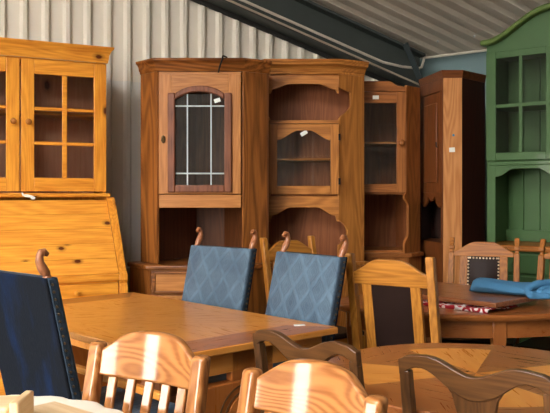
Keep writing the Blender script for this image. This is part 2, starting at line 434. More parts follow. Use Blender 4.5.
# sloping lid of four boards
L0 = Vector((.014, .845)); L1 = Vector((uy - .012, 1.345)); n4 = 5
for i in range(n4):
    a = L0.lerp(L1, i / n4); b = L0.lerp(L1, (i + 1) / n4 - .001)
    nrm = Vector(((L1 - L0).y, -(L1 - L0).x)).normalized() * -1
    m = MB(); m.prism([(a.x, a.y), (b.x, b.y), (b.x - nrm.x * .02, b.y - nrm.y * .02), (a.x - nrm.x * .02, a.y - nrm.y * .02)], -hw + .026, hw - .026, 'yz')
    m.build('lid_board', wood('golden_pine_board%d' % i, srgb(204, 116, 30), srgb(244, 172, 66), 'x', ring=.18, knots=5.0 + .5 * (i % 3), rough=.34, coat=.35), t, .003)
m = MB(); m.box(-hw + .025, hw - .025, .004, .05, .797, .842); m.build('lid_rail', GOLD('x'), t, .004)
for i, (z0, z1) in enumerate(((.63, .782), (.35, .615), (.10, .335))):
    m = MB(); m.box(-hw + .03, hw - .03, .004, .03, z0, z1); d = m.build('drawer', GOLD('x'), t, .005)
    for x in (-.38, .30):
        knob(MB(), (x, .004, (z0 + z1) / 2 + .02), .016).build('knob', GOLD('x'), d)
m = MB(); m.box(-hw + .03, hw - .03, .031, .04, .08, .796); m.build('front_frame', GOLD('x'), t)
# upper case
ud = .355
m = MB(); m.box(-hw - .03, hw + .004, uy - .03, uy + .31, up0, up0 + .028); m.build('waist_board', GOLD('x'), t, .008, 3)
for x0, x1 in ((-.60, -.578), (.578, .60)):
    m = MB(); m.box(x0, x1, uy + .022, uy + .30, up0 + .028, upT); m.build('upper_side', GOLD(), t, .002)
m = MB(); m.box(-.60, .60, uy + .29, uy + .30, up0 + .028, upT); m.build('back_panel', wood('red_back', srgb(214, 150, 118), srgb(234, 182, 150), 'z', ring=.2, knots=3, rough=.5, coat=0), t)
m = MB(); m.box(-.578, .578, uy + .02, uy + .29, upT - .02, upT); m.build('top_board', GOLD('x'), t)
for z in (1.945,):
    m = MB(); m.box(-.577, .577, uy + .05, uy + .288, z, z + .022); m.build('shelf', GOLD('x'), t)
for sx in (-1, 1):
    xa, xb = (.005, .598) if sx > 0 else (-.598, -.005)
    z0, z1 = up0 + .04, upT - .012; st = .088
    m = MB(); m.box(xa, xa + st, uy, uy + .021, z0, z1); m.box(xb - st, xb, uy, uy + .021, z0, z1)
    m.mi = 1; m.box(xa + st, xb - st, uy, uy + .021, z0, z0 + .095); m.box(xa + st, xb - st, uy, uy + .021, z1 - .10, z1); dr = m.build('door', [GOLD(), GOLD('x')], t, .003)
    m = MB(); xm = (xa + xb) / 2; m.box(xm - .017, xm + .017, uy + .002, uy + .016, z0 + .095, z1 - .10)
    gh = z1 - .10 - z0 - .095
    for k in (1, 2): zc = z0 + .095 + gh * k / 3; m.box(xa + st, xb - st, uy + .003, uy + .015, zc - .012, zc + .012)
    m.build('glazing_bar', GOLD('x'), dr, .003)
    MB().box(xa + st - .005, xb - st + .005, uy + .0165, uy + .0185, z0 + .09, z1 - .095).build('glass_pane', glass(), dr)
    xk = xa + .045 if sx > 0 else xb - .045
    knob(MB(), (xk, uy, 1.885), .020).build('knob', PINE(), dr)
m = MB(); o_ = .075
for s_ in range(1):
    prof = [(0, 0), (.008, .0), (.012, .02), (.016, .055), (.030, .085), (.044, .10), (.046, .112), (0, .112)]
    zt = upT - .002
    # front and right cornice, mitred
    A = [(-.60 - d, uy - d, zt + h) for d, h in prof]; B = [(.60 + d, uy - d, zt + h) for d, h in prof]
    Cc = [(.60 + d, uy + .31, zt + h) for d, h in prof]; D = [(-.60 - d, uy + .31, zt + h) for d, h in prof]
    loops = [[m.bm.verts.new(p) for p in L] for L in (D, A, B, Cc)]
    for i in range(3):
        for k in range(len(prof)):
            k2 = (k + 1) % len(prof); m.face([loops[i][k], loops[i][k2], loops[i + 1][k2], loops[i + 1][k]])
    m.face(loops[0]); m.face(loops[3])
m.build('cornice', GOLD('x'), t)
m = MB(); m.box(-.60, .60, uy + .001, uy + .30, zt + .113, zt + .119); m.build('top_cover', GOLD('x'), t)
# crumpled paper slip hanging over the waist ledge
m = MB(); m.prism([(-.045, .026), (-.034, .030), (-.028, .012), (.0, .014), (.03, .004), (.050, -.006), (.044, -.020), (.024, -.022), (.014, -.008), (-.016, -.006), (-.036, .004)], -.004, 0, 'xz')
p = Vector((-1.590, 4.944)) + Wd * .045 + Vector((-.46, .888)) * (uy - .0305)
tag(m.build('paper_slip', WHITE()), 'crumpled white paper slip hanging over the ledge below the glazed pine doors', 'paper', loc=(p.x, p.y, up0 + .006), rz=TH)

def case_walls(m, pts, th, z0, z1):
    for a, b in zip(pts, pts[1:]): m.slab(a, b, th, z0, z1)

def moulding(m, pts, prof, z):        # open plan polyline, prof (out, up); outwards = right-hand side of travel
    n = len(pts); loops = []
    P = [Vector(p) for p in pts]
    for i in range(n):
        dirs = []
        if i > 0: dirs.append((P[i] - P[i - 1]).normalized())
        if i < n - 1: dirs.append((P[i + 1] - P[i]).normalized())
        ns = [Vector((d.y, -d.x)) for d in dirs]
        nv = sum(ns, Vector((0, 0))).normalized(); k = 1 / max(.3, nv.dot(ns[0])); nv = nv * k
        loops.append([m.bm.verts.new((P[i].x + nv.x * d, P[i].y + nv.y * d, z + h)) for d, h in prof])
    for i in range(n - 1):
        for k in range(len(prof)):
            k2 = (k + 1) % len(prof); m.face([loops[i][k], loops[i][k2], loops[i + 1][k2], loops[i + 1][k]])
    m.face(loops[0]); m.face(loops[-1]); return m
CORN = [(-.02, 0), (.004, 0), (.010, .018), (.016, .024), (.020, .05), (.034, .07), (.042, .074), (.044, .09), (-.02, .09)]

# --- walnut corner cabinet with leaded glass
t = thing('corner_cabinet', 'reddish walnut corner cabinet with arched leaded glass door and open niche', 'cabinet', (-.54, 5.5, 0), 0)
h = .30; CL = (-.455, .16); CR = (.495, .12); FL = (-.31, 0); FR = (.31, 0); BK = (-.10, .66); BKR = (.14, .66)
Zc = .885; Zt = 2.27
m = MB(); m.slab(FL, CL, -.02, Zc, Zt); m.build('side_panel', WALN(), t, .002)
m = MB(); m.slab(FR, CR, .02, Zc, Zt); m.build('side_panel', WALN(), t, .002)
m = MB(); m.slab(CL, BK, -.015, Zc, Zt); m.slab(BK, BKR, -.015, Zc, Zt); m.slab(BKR, CR, -.015, Zc, Zt); m.build('back_panel', wood('walnut_back', srgb(76, 42, 22), srgb(108, 64, 36), 'z', ring=.3, rough=.45, coat=.1), t)
plan = [FL, FR, (.475, .12), (.13, .64), (-.09, .64), (-.44, .16)]
for z in (Zt - .02, 1.365): MB().prism([(x * .95, y * .95 + .012) for x, y in plan], z, z + .018, 'xy').build('shelf', CHERRY('x'), t)
MB().box(-.295, .295, .0, .012, 1.288, 1.382).build('niche_rail', CHERRY('x'), t, .003)
MB().box(-.295, .295, .004, .024, 2.25, 2.268).build('top_rail', CHERRY('x'), t, .002)
# door
z0, z1 = 1.388, 2.248; gx = .176; gz0 = 1.452; gz1 = 2.075; arch = lambda x: gz1 + .045 * (1 - (x / gx) ** 2) - .012 * (abs(x) / gx) ** 4
m = MB(); m.box(-.295, -gx - .03, -.012, .01, z0, z1); m.box(gx + .03, .295, -.012, .01, z0, z1)
m.mi = 1; m.box(-gx - .03, gx + .03, -.012, .01, z0, gz0 - .03 + .012); m.strip(lin(-gx - .03, gx + .03, 15), lambda x: min(arch(x) + .02, z1 - .02), lambda x: z1, -.012, .01); dr = m.build('door', [CHERRY(), CHERRY('x')], t, .003)
m = MB(); w_ = .054
for k in (-1, 1):
    m.box(min(k * gx, k * (gx + w_)), max(k * gx, k * (gx + w_)), -.034, -.006, gz0 - w_, gz1 + .038)
m.box(-gx, gx, -.034, -.006, gz0 - w_, gz0)
m.strip(lin(-gx, gx, 19), lambda x: arch(x), lambda x: arch(x) + .045, -.034, -.006)
m.build('carved_frame', CARVED(), dr, .009, 3)
m = MB()
for x in (-.09, .08): m.tube([(x, -.002, gz0), (x, -.002, arch(x) - .002)], .0055, 6)
for z in (1.535, 2.02): m.tube([(-gx, -.002, z), (gx, -.002, z)], .0055, 6)
m.build('lead_bar', LEAD(), dr)
MB().box(-gx - .01, gx + .01, .000, .003, gz0 - .01, gz1 + .03).build('glass_pane', glass(), dr)
m = MB(); m.lathe([(.013, 0), (.016, -.004), (.006, -.008), (.002, -.009)], (-.262, -.012, 1.78), 14, 'y', 1, 1.9)
m.tube([(-.262, -.022, 1.80), (-.274, -.03, 1.77), (-.262, -.034, 1.752), (-.25, -.03, 1.77), (-.262, -.022, 1.80)], .0035, 6)
m.build('key_plate', BRASS(), dr)
price_tag(dr, .125, -.008, 2.06, .045, .028, .3)
m = MB(); moulding(m, [CL, FL, FR, CR], CORN, Zt - .0); m.build('cornice', WALN('x'), t)
MB().prism([(x, y) for x, y in [FL, FR, CR, BKR, BK, CL]], Zt + .082, Zt + .094, 'xy').build('top_cover', WALN('x'), t)
# base
bp = [(-.565, .20), (-.378, -.09), (.345, -.09), (.55, .12), (.16, .70), (-.12, .70)]
MB().prism(bp, Zc - .038, Zc - .003, 'xy').build('counter', WALN('x'), t, .010, 3)
cx_ = lambda p, k=.96: (p[0] * k, p[1] * k + .012)
q = [cx_(p) for p in bp]
m = MB(); m.slab(q[0], q[1], .02, .0, Zc - .04); m.slab(q[2], q[3], .02, 0, Zc - .04); m.slab(q[3], q[4], .02, 0, Zc - .04); m.slab(q[5], q[0], .02, 0, Zc - .04); m.build('base_panel', WALN(), t)
m = MB(); m.box(q[1][0] + .02, q[2][0] - .02, q[1][1] + .012, q[1][1] + .03, .06, Zc - .04); m.build('base_front', WALN('x'), t)
m = MB(); m.box(-.315, .29, q[1][1] - .006, q[1][1] + .011, .69, .825); d = m.build('drawer', CHERRY('x'), t, .004)
m = MB()
for a in ((-.33, .30, .68, .698), (-.33, .30, .818, .836), (-.33, -.308, .68, .836), (.278, .30, .68, .836)): m.box(a[0], a[1], q[1][1] - .016, q[1][1] - .002, a[2], a[3])
m.build('drawer_moulding', WALN('x'), d, .005)
knob(MB(), (0, q[1][1] - .006, .757), .014).build('knob', BRASS(), d)
for xa, xb in ((-.29, -.005), (.005, .29)):
    MB().box(xa, xb, q[1][1] - .004, q[1][1] + .011, .09, .665).build('cupboard_door', CHERRY(), t, .004)
# black strap over the cornice
m = MB(); px_, py_, pz_ = -.36, 5.5, Zt + .094
pts = [(.012 + px_, 5.53, pz_ + .012), (px_ + .0, 5.49, pz_ + .012), (px_ - .012, 5.452, pz_ + .010), (px_ - .02, 5.438, pz_ - .03), (px_ - .035, 5.444, pz_ - .07), (px_ - .045, 5.455, pz_ - .11)]
m.tube(pts, .006, 6)
tag(m.build('strap', IRON()), 'short black strap hanging over the top moulding of the walnut corner cabinet', 'strap')

# --- pine corner unit with open shelves and a small arched glass door
t = thing('open_corner_unit', 'honey pine corner unit with scalloped open niches above and below small glass door', 'cabinet', (.222, 5.88, 0), 0)
FL = (-.27, 0); FR = (.27, 0); CL = (-.375, .13); CR = (.48, .13); BL = (-.30, .285); BR = (.40, .285)
Zt = 2.31
m = MB(); m.slab(CL, BL, -.016, .8, Zt); m.slab(BL, BR, -.016, .8, Zt); m.slab(BR, CR, -.016, .8, Zt); m.build('back_panel', INNER(), t)
plan = [(-.26, .01), (.27, .01), (.462, .14), (.39, .268), (-.285, .268), (-.34, .13)]
for z in (.86, 1.355, 1.935, 2.29): MB().prism(plan, z, z + .02, 'xy').build('shelf', RPINE('x'), t)
MB().prism([(x * .96, y * .9 + .035) for x, y in plan], 1.648, 1.666, 'xy').build('shelf', PINE('x'), t)
def wing(p0, p1):     # chamfer board with two curved cut-outs on its inner edge
    L = (Vector(p1) - Vector(p0)).length
    def inner(z):
        if 1.95 < z < 2.20:
            u = (z - 1.95) / .25; return -.0 + .115 * (smooth01(u * 2.0) if u < .62 else 1.0) * (1 if u < .93 else smooth01((1 - u) / .07))
        if 1.0 < z < 1.18:
            u = (z - 1.0) / .18; return .085 * math.sin(PI * min(1, u)) ** .6
        return 0
    zs = [.86] + lin(.98, 1.2, 16) + lin(1.93, 2.22, 22) + [Zt]
    m = MB(); out = [(inner(z), z) for z in zs]; m_out = [(L, Zt), (L, .86)]
    d = (Vector(p1) - Vector(p0)).normalized(); n = Vector((-d.y, d.x))
    if n.y < 0: n = -n
    n = n * .022
    prev = None
    for a, z in out:
        A = Vector(p0) + d * a; B = Vector(p0) + d * L
        qv = [m.bm.verts.new((*v, z)) for v in (A, B, B + n, A + n)]
        if prev:
            for i in range(4): m.face([prev[i], prev[(i + 1) % 4], qv[(i + 1) % 4], qv[i]])
        else: m.face(qv)
        prev = qv
    m.face(prev); return m
wing(FR, CR).build('side_board', PINE(), t, .002)
wing(FL, CL).build('side_board', PINE(), t, .002)
def scal(x, zb, dip, xm, flat):   # upper scalloped apron lower edge
    u = abs(x) / xm
    if u > .97: return zb - dip
    if u > .86: return zb - dip * .55 - dip * .45 * smooth01((u - .90) / .05)
    return zb - dip * .55 * smooth01((u - flat) / (.86 - flat))
m = MB(); m.strip(lin(-.268, .268, 41), lambda x: scal(x, 2.235, .075, .27, .4), lambda x: 2.30, -.004, .018); m.build('scalloped_frieze', PINE('x'), t, .002)
m = MB(); m.strip(lin(-.268, .268, 41), lambda x: scal(x, 1.285, .11, .27, .35), lambda x: 1.37, -.004, .018); m.build('scalloped_frieze', PINE('x'), t, .002)
m = MB(); m.box(-.27, .27, -.003, .018, 1.93, 1.955); m.build('shelf_edge', PINE('x'), t, .002)
# small door
z0, z1 = 1.385, 1.925; gx = .205
m = MB(); m.box(-.27, -gx, -.018, .004, z0, z1); m.box(gx, .27, -.018, .004, z0, z1)
arch = lambda x: 1.80 + .075 * smooth01((1 - abs(x) / gx) * 1.25)
m.mi = 1; m.box(-gx, gx, -.018, .004, z0, z0 + .065); m.strip(lin(-gx, gx, 25), arch, lambda x: z1, -.018, .004); dr = m.build('door', [PINE(), PINE('x')], t, .003)
MB().box(-gx - .008, gx + .008, -.008, -.005, z0 + .06, 1.88).build('glass_pane', glass(), dr)
MB().box(.264, .280, -.021, -.014, 1.46, 1.51).build('hinge', IRON(), dr); MB().box(.264, .280, -.021, -.014, 1.80, 1.85).build('hinge', IRON(), dr)
price_tag(dr, .0, -.010, 1.855, .055, .03, .55)
m = MB(); moulding(m, [CL, FL, FR, CR], [(-.02, 0), (.004, 0), (.006, .02), (.012, .024), (.016, .045), (.03, .06), (.05, .068), (.054, .088), (.06, .092), (.06, .108), (-.02, .108)], Zt); m.build('cornice', PINE('x'), t)
MB().prism([FL, FR, CR, BR, BL, CL], Zt + .10, Zt + .11, 'xy').build('top_cover', PINE('x'), t)
bpp = [(-.28, -.03), (.30, -.03), (.52, .12), (.42, .29), (-.32, .29), (-.365, .12)]
MB().prism(bpp, .83, .86, 'xy').build('counter', PINE('x'), t, .006)
MB().prism([(x * .96, y * .94 + .01) for x, y in bpp], 0, .83, 'xy').build('base', PINE(), t, .004)

# --- reddish pine corner unit, partly hidden
t = thing('glazed_corner_unit', 'reddish pine corner unit with crest board, single glass door and round knob', 'cabinet', (.765, 6.2, 0), 0)
FL = (-.31, 0); FR = (.31, 0); CL = (-.46, .16); CR = (.44, .14); BL = (-.3, .5); BR = (.30, .5)
Zt = 2.25
m = MB(); m.slab(CL, BL, -.016, .8, Zt); m.slab(BL, BR, -.016, .8, Zt); m.slab(BR, CR, -.016, .8, Zt); m.slab(CL, FL, .02, .8, Zt); m.build('back_panel', INNER(), t)
plan = [(-.30, .01), (.31, .01), (.43, .145), (.29, .49), (-.29, .49), (-.44, .16)]
for z in (.91, 1.385, 2.22): MB().prism(plan, z, z + .02, 'xy').build('shelf', RPINE('x'), t)
MB().prism([(x * .96, y * .9 + .04) for x, y in plan], 1.80, 1.815, 'xy').build('shelf', PINE('x'), t)
def sideb(p0, p1):
    d = (Vector(p1) - Vector(p0)); L = d.length; d.normalize(); n = Vector((-d.y, d.x)) * .022; m = MB(); prev = None
    for z in [.91] + lin(.95, 1.42, 26) + [Zt + .02]:
        a = -.04 + .055 * smooth01((z - .98) / .08) * smooth01((1.36 - z) / .06) if z < 1.40 else -.015
        A = Vector(p0) + d * a; B = Vector(p0) + d * L
        qv = [m.bm.verts.new((*v, z)) for v in (A, B, B + n, A + n)]
        if prev:
            for i in range(4): m.face([prev[i], prev[(i + 1) % 4], qv[(i + 1) % 4], qv[i]])
        else: m.face(qv)
        prev = qv
    m.face(prev); return m
sideb(FR, CR).build('side_board', RPINE(), t, .002)
z0, z1 = 1.40, 2.215; gx = .22
m = MB(); m.box(-.295, -gx, -.018, .004, z0, z1); m.box(gx, .295, -.018, .004, z0, z1)
m.mi = 1; m.box(-gx, gx, -.018, .004, z0, z0 + .07); m.box(-gx, gx, -.018, .004, z1 - .09, z1); dr = m.build('door', [RPINE(), RPINE('x')], t, .003)
MB().box(-gx - .008, gx + .008, -.008, -.005, z0 + .06, z1 - .08).build('glass_pane', glass(), dr)
knob(MB(), (.254, -.018, 1.80), .026).build('knob', RPINE(), dr)
price_tag(dr, .05, -.019, z1 - .045, .05, .03, 0)
MB().strip(lin(-.31, .31, 33), lambda x: 2.222, lambda x: 2.305 - .04 * smooth01((abs(x) - .16) / .08) - .012 * smooth01((abs(x) - .26) / .03), -.002, .022).build('crest_board', RPINE('x'), t, .003)
MB().prism([(-.34, -.03), (.34, -.03), (.47, .13), (.32, .52), (-.32, .52), (-.48, .14)], .875, .91, 'xy').build('counter', RPINE('x'), t, .006)
MB().prism([(-.32, -.01), (.32, -.01), (.45, .135), (.31, .51), (-.31, .51), (-.46, .15)], 0, .875, 'xy').build('base', RPINE(), t, .004)

MIDB = lambda a='z': wood('mid_brown', srgb(84, 44, 20), srgb(124, 70, 34), a, ring=.3, rough=.45, coat=.1)
# --- brown corner cupboard turned away
t = thing('corner_cupboard', 'brown corner cupboard with panelled door, pale front post and dark side', 'cabinet', (1.32, 6.0, 0), 0)
f0, f1, lf, rs = (0, 0), (.15, 0), (-.085, .50), (.40, .26); bk1, bk2 = (.06, .78), (.36, .60)
Zt = 2.30
m = MB(); m.slab(f0, f1, .02, 0, Zt); m.build('front_post', wood('pale_post', srgb(176, 112, 62), srgb(208, 146, 92), 'z', ring=.4, freq=36, rough=.4, coat=.2), t, .003)
m = MB(); m.slab(f1, rs, .018, 0, Zt); m.build('side_panel', DARKBROWN(), t, .002)
m = MB(); m.slab(rs, bk2, .012, 0, Zt); m.slab(bk2, bk1, .012, 0, Zt); m.slab(bk1, lf, .012, 0, Zt); m.build('back_panel', DARKBROWN(), t)
m = MB(); d = (Vector(f0) - Vector(lf)); L = d.length
m.board(lf, f0, [(0, 1.36), (.05, 1.36), (.05, Zt), (0, Zt)], .02); m.board(lf, f0, [(.05, 2.205), (L - .05, 2.205), (L - .05, Zt), (.05, Zt)], .02)
m.board(lf, f0, [(L - .05, 1.0), (L - .0, 1.0), (L - .0, Zt), (L - .05, Zt)], .02)
m.build('face_frame', MIDB(), t, .002)
m = MB(); m.board(lf, f0, [(.05, 1.40), (L - .05, 1.40), (L - .05, 2.2), (.05, 2.2)], .018); dr = m.build('door', MIDB(), t, .003)
m = MB(); dn = d.normalized(); nn_ = Vector((dn.y, -dn.x)) * .012
a_, b_ = Vector(lf) + dn * .12 + nn_, Vector(lf) + dn * (L - .12) + nn_
m.slab(a_, b_, .012, 1.48, 2.12); m.build('door_panel', MIDB(), dr, .006)
kp = Vector(lf) + dn * (L - .075) + nn_ * 1.4; MB().tube([(kp.x, kp.y, 1.76), (kp.x - .012, kp.y - .01, 1.765), (kp.x - .014, kp.y - .014, 1.80)], .006, 6).build('handle', IRON(), dr)
m = MB(); m.strip(lin(0, L, 25), lambda x: 1.30 + .02 * math.cos(x / L * 6 * PI) + .05 * (abs(x / L - .5) < .2), lambda x: 1.40, 0, .018)
ang = math.atan2(dn.y, dn.x); M = Matrix.Translation((lf[0], lf[1], 0)) @ Matrix.Rotation(ang, 4, 'Z')
m.warp(lambda c: M @ c); m.build('scalloped_frieze', MIDB('x'), t, .001)
m = MB(); m.board(lf, f0, [(0, 0), (L, 0), (L, 1.0), (0, 1.0)], .02); m.build('base_door', MIDB(), t, .003)
pl_ = [lf, f0, f1, rs, bk2, bk1]
ce = Vector((.13, .35)); shr = [tuple(ce + (Vector(p) - ce) * .94) for p in pl_]
for z in (.98, 1.38, 2.27): MB().prism(shr, z, z + .02, 'xy').build('shelf', MIDB('x'), t)
m = MB(); moulding(m, [lf, f0, f1, rs], [(-.015, 0), (.003, 0), (.006, .03), (.012, .045), (.014, .06), (-.015, .06)], Zt); m.build('cornice', MIDB('x'), t)
MB().prism(pl_, Zt + .05, Zt + .058, 'xy').build('top_cover', DARKBROWN('x'), t)
price_tag(t, .07, -.001, 1.735, .045, .036, .05)
m = MB(); m.lathe([(.010, 0), (.009, -.003), (.001, -.004)], (.082, 0, 1.85), 10, 'y'); m.build('blue_dot', plain('blue_sticker', srgb(70, 130, 170), .5), t)

# --- green dresser
t = thing('green_dresser', 'green painted dresser with arched crest, glazed doors and wooden counter', 'cabinet', (2.077, 5.604, 0), math.atan2(-.629, .777))
W = .55; dp = .38; Zd = 2.485
for sx in (-1, 1):
    x0, x1 = (-W, -W + .025) if sx < 0 else (W - .025, W)
    MB().box(x0, x1, .022, dp, 1.01, Zd).build('side_panel', GREEN(), t, .003)
m = MB()
for i in range(8):
    xa = -W + .025 + i * (2 * W - .05) / 8; m.box(xa + .002, xa + (2 * W - .05) / 8 - .002, dp - .02, dp - .004, 1.01, Zd)
m.build('back_panel', GREEN(), t, .003)
for z in (1.64, 2.05, Zd - .02): MB().box(-W + .025, W - .025, .025, dp - .021, z, z + .02).build('shelf', GREEN(), t)
MB().box(-W + .025, W - .025, dp - .06, dp - .021, 1.01, 1.10).build('back_ledge', GREEN(), t, .003)
MB().box(-W, -W + .07, 0, .022, 1.01, Zd).build('front_stile', GREEN(), t, .003); MB().box(W - .07, W, 0, .022, 1.01, Zd).build('front_stile', GREEN(), t, .003)
m = MB(); m.box(-W + .02, W - .02, -.006, .022, 1.605, 1.64); m.build('waist_rail', GREEN(), t, .008, 3)
for xa, xb in ((-W + .07, -.01), (.01, W - .07)):
    xm, hx = (xa + xb) / 2, (xb - xa) / 2
    m = MB(); m.strip(lin(xa - .002, xb + .002, 25), lambda x: 1.522 + .058 * smooth01((1 - abs(x - xm) / hx) * 1.9 - .15), lambda x: 1.608, .001, .021); m.build('arched_frieze', GREEN(), t, .002)
m = MB(); m.box(-.012, .012, .002, .02, 1.01, Zd); m.build('centre_stile', GREEN(), t, .002)
for sx in (-1, 1):
    xa, xb = (-W + .002, -.004) if sx < 0 else (.004, W - .002)
    z0, z1 = 1.645, Zd - .004; st = .078
    m = MB(); m.box(xa, xa + st, -.02, -.001, z0, z1); m.box(xb - st, xb, -.02, -.001, z0, z1); m.box(xa + st, xb - st, -.02, -.001, z0, z0 + .06); m.box(xa + st, xb - st, -.02, -.001, z1 - .052, z1)
    dr = m.build('door', GREEN(), t, .004)
    xm = (xa + xb) / 2 - .03 * sx * 0; m = MB(); m.box(xm - .013, xm + .013, -.017, -.004, z0 + .06, z1 - .052); m.box(xa + st, xb - st, -.017, -.004, 2.05, 2.076); m.build('glazing_bar', GREEN(), dr, .002)
    MB().box(xa + st - .006, xb - st + .006, -.009, -.006, z0 + .055, z1 - .048).build('glass_pane', glass(), dr)
    xk = xb - .03 if sx < 0 else xa + .03
    knob(MB(), (xk, -.02, 2.06), .018).build('knob', GREEN(), dr)
crest = lambda x: 2.535 + .212 * (.5 + .5 * math.cos(PI * min(1, abs(x) / W) ** 1.15))
m = MB(); m.strip(lin(-W, W, 41), lambda x: Zd - .002, lambda x: crest(x) + .005, .0, .022); m.build('crest_panel', GREEN(), t)
m = MB(); m.strip(lin(-W - .035, W + .035, 45), lambda x: crest(x), lambda x: crest(x) + .045, -.06, .10)
m.build('crest_moulding', MOULDG(), t, .016, 3)
MB().box(-W - .03, W + .03, -.17, dp, .965, 1.008).build('counter', OAKD('x'), t, .008, 3)
MB().box(-W + .01, W - .01, -.13, dp, .05, .965).build('base', GREEN(), t, .004)
for sx in (-1, 1):
    xa, xb = (-W + .04, -.015) if sx < 0 else (.015, W - .04)
    d = MB().box(xa, xb, -.148, -.131, .80, .945).build('drawer', GREEN(), t, .005); knob(MB(), ((xa + xb) / 2, -.148, .87), .016).build('knob', GREEN(), d)
    d = MB().box(xa, xb, -.148, -.131, .10, .78).build('base_door', GREEN(), t, .005); knob(MB(), (xb - .03 if sx < 0 else xa + .03, -.148, .55), .016).build('knob', GREEN(), d)

# ------------------------------------------------------------------ tables
AX = math.atan2(.682, .731)
t = thing('dining_table', 'long honey wooden dining table with inlaid veneer top and carved pedestal ends', 'table', (-.6635, 3.9025, 0), AX)
hx, hy, zt = .49, .885, .76
m = MB(); bd = .20
P = {}
def V(x, y): return m.bm.verts.new((x, y, zt))
o4 = [V(-hx, -hy), V(hx, -hy), V(hx, hy), V(-hx, hy)]
i4 = [V(-hx + .15, -hy + bd), V(hx - .15, -hy + bd), V(hx - .15, hy - bd), V(-hx + .15, hy - bd)]
ca, cb = V(0, -.30), V(0, .30)
for mi, vs in ((1, (o4[0], o4[1], i4[1], i4[0])), (2, (o4[1], o4[2], i4[2], i4[1])), (1, (o4[2], o4[3], i4[3], i4[2])), (2, (o4[3], o4[0], i4[0], i4[3])),
               (0, (i4[0], i4[1], ca)), (3, (i4[1], i4[2], cb, ca)), (0, (i4[2], i4[3], cb)), (3, (i4[3], i4[0], ca, cb))):
    m.mi = mi; m.face(list(vs))
m.mi = 0
lo = [m.bm.verts.new((x, y, zt - .032)) for x, y in ((-hx, -hy), (hx, -hy), (hx, hy), (-hx, hy))]
for i in range(4): m.mi = 4; m.face([o4[i], o4[(i + 1) % 4], lo[(i + 1) % 4], lo[i]])
m.face(lo[::-1])
m.build('tabletop', [TABLE('y'), TABLED('x'), TABLE('y', .0), TABLE('x', .5), TABLE('x')], t, .006, 3)
m = MB(); ax_, ay_ = hx - .06, hy - .05
m.box(-ax_, ax_, -ay_, -ay_ + .022, zt - .125, zt - .033); m.box(-ax_, ax_, ay_ - .022, ay_, zt - .125, zt - .033)
m.box(-ax_ + .1, -ax_ + .122, -ay_ + .022, ay_ - .022, zt - .125, zt - .033); m.box(ax_ - .122, ax_ - .1, -ay_ + .022, ay_ - .022, zt - .125, zt - .033)
m.build('apron', TABLE('x'), t, .003)
for sx in (-1, 1): MB().box(min(sx * .445, sx * .475), max(sx * .445, sx * .475), -hy + .05, hy - .05, .575, .605).build('side_rail', TABLE('y'), t, .005)
for sx in (-1, 1):
    for sy in (-1, 1): MB().box(sx * .445 - .015, sx * .445 + .015, sy * .60 - .03, sy * .60 + .03, .605, zt - .033).build('rail_hanger', TABLED('z'), t, .003)
for sy in (-1, 1):
    y0 = sy * .815
    m = MB(); m.box(-.30, .30, y0 - .03, y0 + .03, .06, .595); m.box(-.12, .12, y0 - .02, y0 + .02, .595, zt - .033); pe = m.build('pedestal', TABLED('z'), t, .006)
    MB().box(-.40, .40, y0 - .035, y0 + .035, 0, .06).build('foot', TABLED('x'), t, .01)
    yy = y0 + sy * .03; m = MB()
    for r in (.115, .145):
        m.tube([(r * math.cos(2 * PI * k / 40) - .05, yy, .44 + r * .95 * math.sin(2 * PI * k / 40)) for k in range(41)], .0045, 6)
    m.build('carved_ring', DARKW(), pe)
    m = MB(); m.lathe([(.10, 0), (.098, sy * .006), (.06, sy * .012), (.002, sy * .015)], (-.05, yy, .44), 30, 'y'); m.build('medallion', TABLED('x'), pe)
m = MB(); m.prism([(-.026, -.014), (.026, -.014), (.028, .012), (-.024, .014)], 0, .003, 'xy')
tag(m.build('paper_label', WHITE()), 'small white paper label on near corner of the long dining table', 'paper', loc=(.115, 3.63, zt + .0005), rz=.2)

t = thing('round_table', 'round brown veneered table behind the dark wavy-backed chairs', 'table', (.70, 2.66, 0), 0)
R = .545; m = MB(); n = 64
cen = m.bm.verts.new((0, 0, .76)); rim = [m.bm.verts.new((R * math.cos(2 * PI * k / n), R * math.sin(2 * PI * k / n), .76)) for k in range(n)]
inn = [m.bm.verts.new((.43 * math.cos(2 * PI * k / n), .43 * math.sin(2 * PI * k / n), .76)) for k in range(n)]
for k in range(n):
    k2 = (k + 1) % n; sec = ((k + 4) % n) * 8 // n
    m.mi = [0, 1, 2, 3][sec % 4]; m.face([cen, inn[k], inn[k2]]); m.mi = 4 + (sec % 2); m.face([inn[k], rim[k], rim[k2], inn[k2]])
m.mi = 4; e = [m.bm.verts.new((R * math.cos(2 * PI * k / n), R * math.sin(2 * PI * k / n), .728)) for k in range(n)]
for k in range(n): m.face([rim[k], e[k], e[(k + 1) % n], rim[(k + 1) % n]])
m.face(e[::-1])
m.build('tabletop', [TABLE('x', 0), OVAL('x', .785), TABLE('y', 0), OVAL('y', .785), OVAL('x'), OVAL('y')], t, .005, 3)
m = MB(); m.lathe([(.44, .64), (.44, .727), (.41, .727), (.41, .64)], n=48); m.build('apron', OVAL('x'), t)
m = MB(); m.lathe([(.11, .12), (.06, .2), (.085, .4), (.05, .55), (.12, .66), (.25, .69), (.25, .727), (.02, .727)], n=24); m.build('pedestal', OVAL('z'), t)
for k in range(4):
    a = PI / 4 + k * PI / 2; m = MB()
    m.tube([(math.cos(a) * r, math.sin(a) * r, z) for r, z in ((.06, .26), (.16, .20), (.27, .08), (.33, .03))], [.035, .035, .03, .03], 8); m.build('leg', OVAL('x'), t)

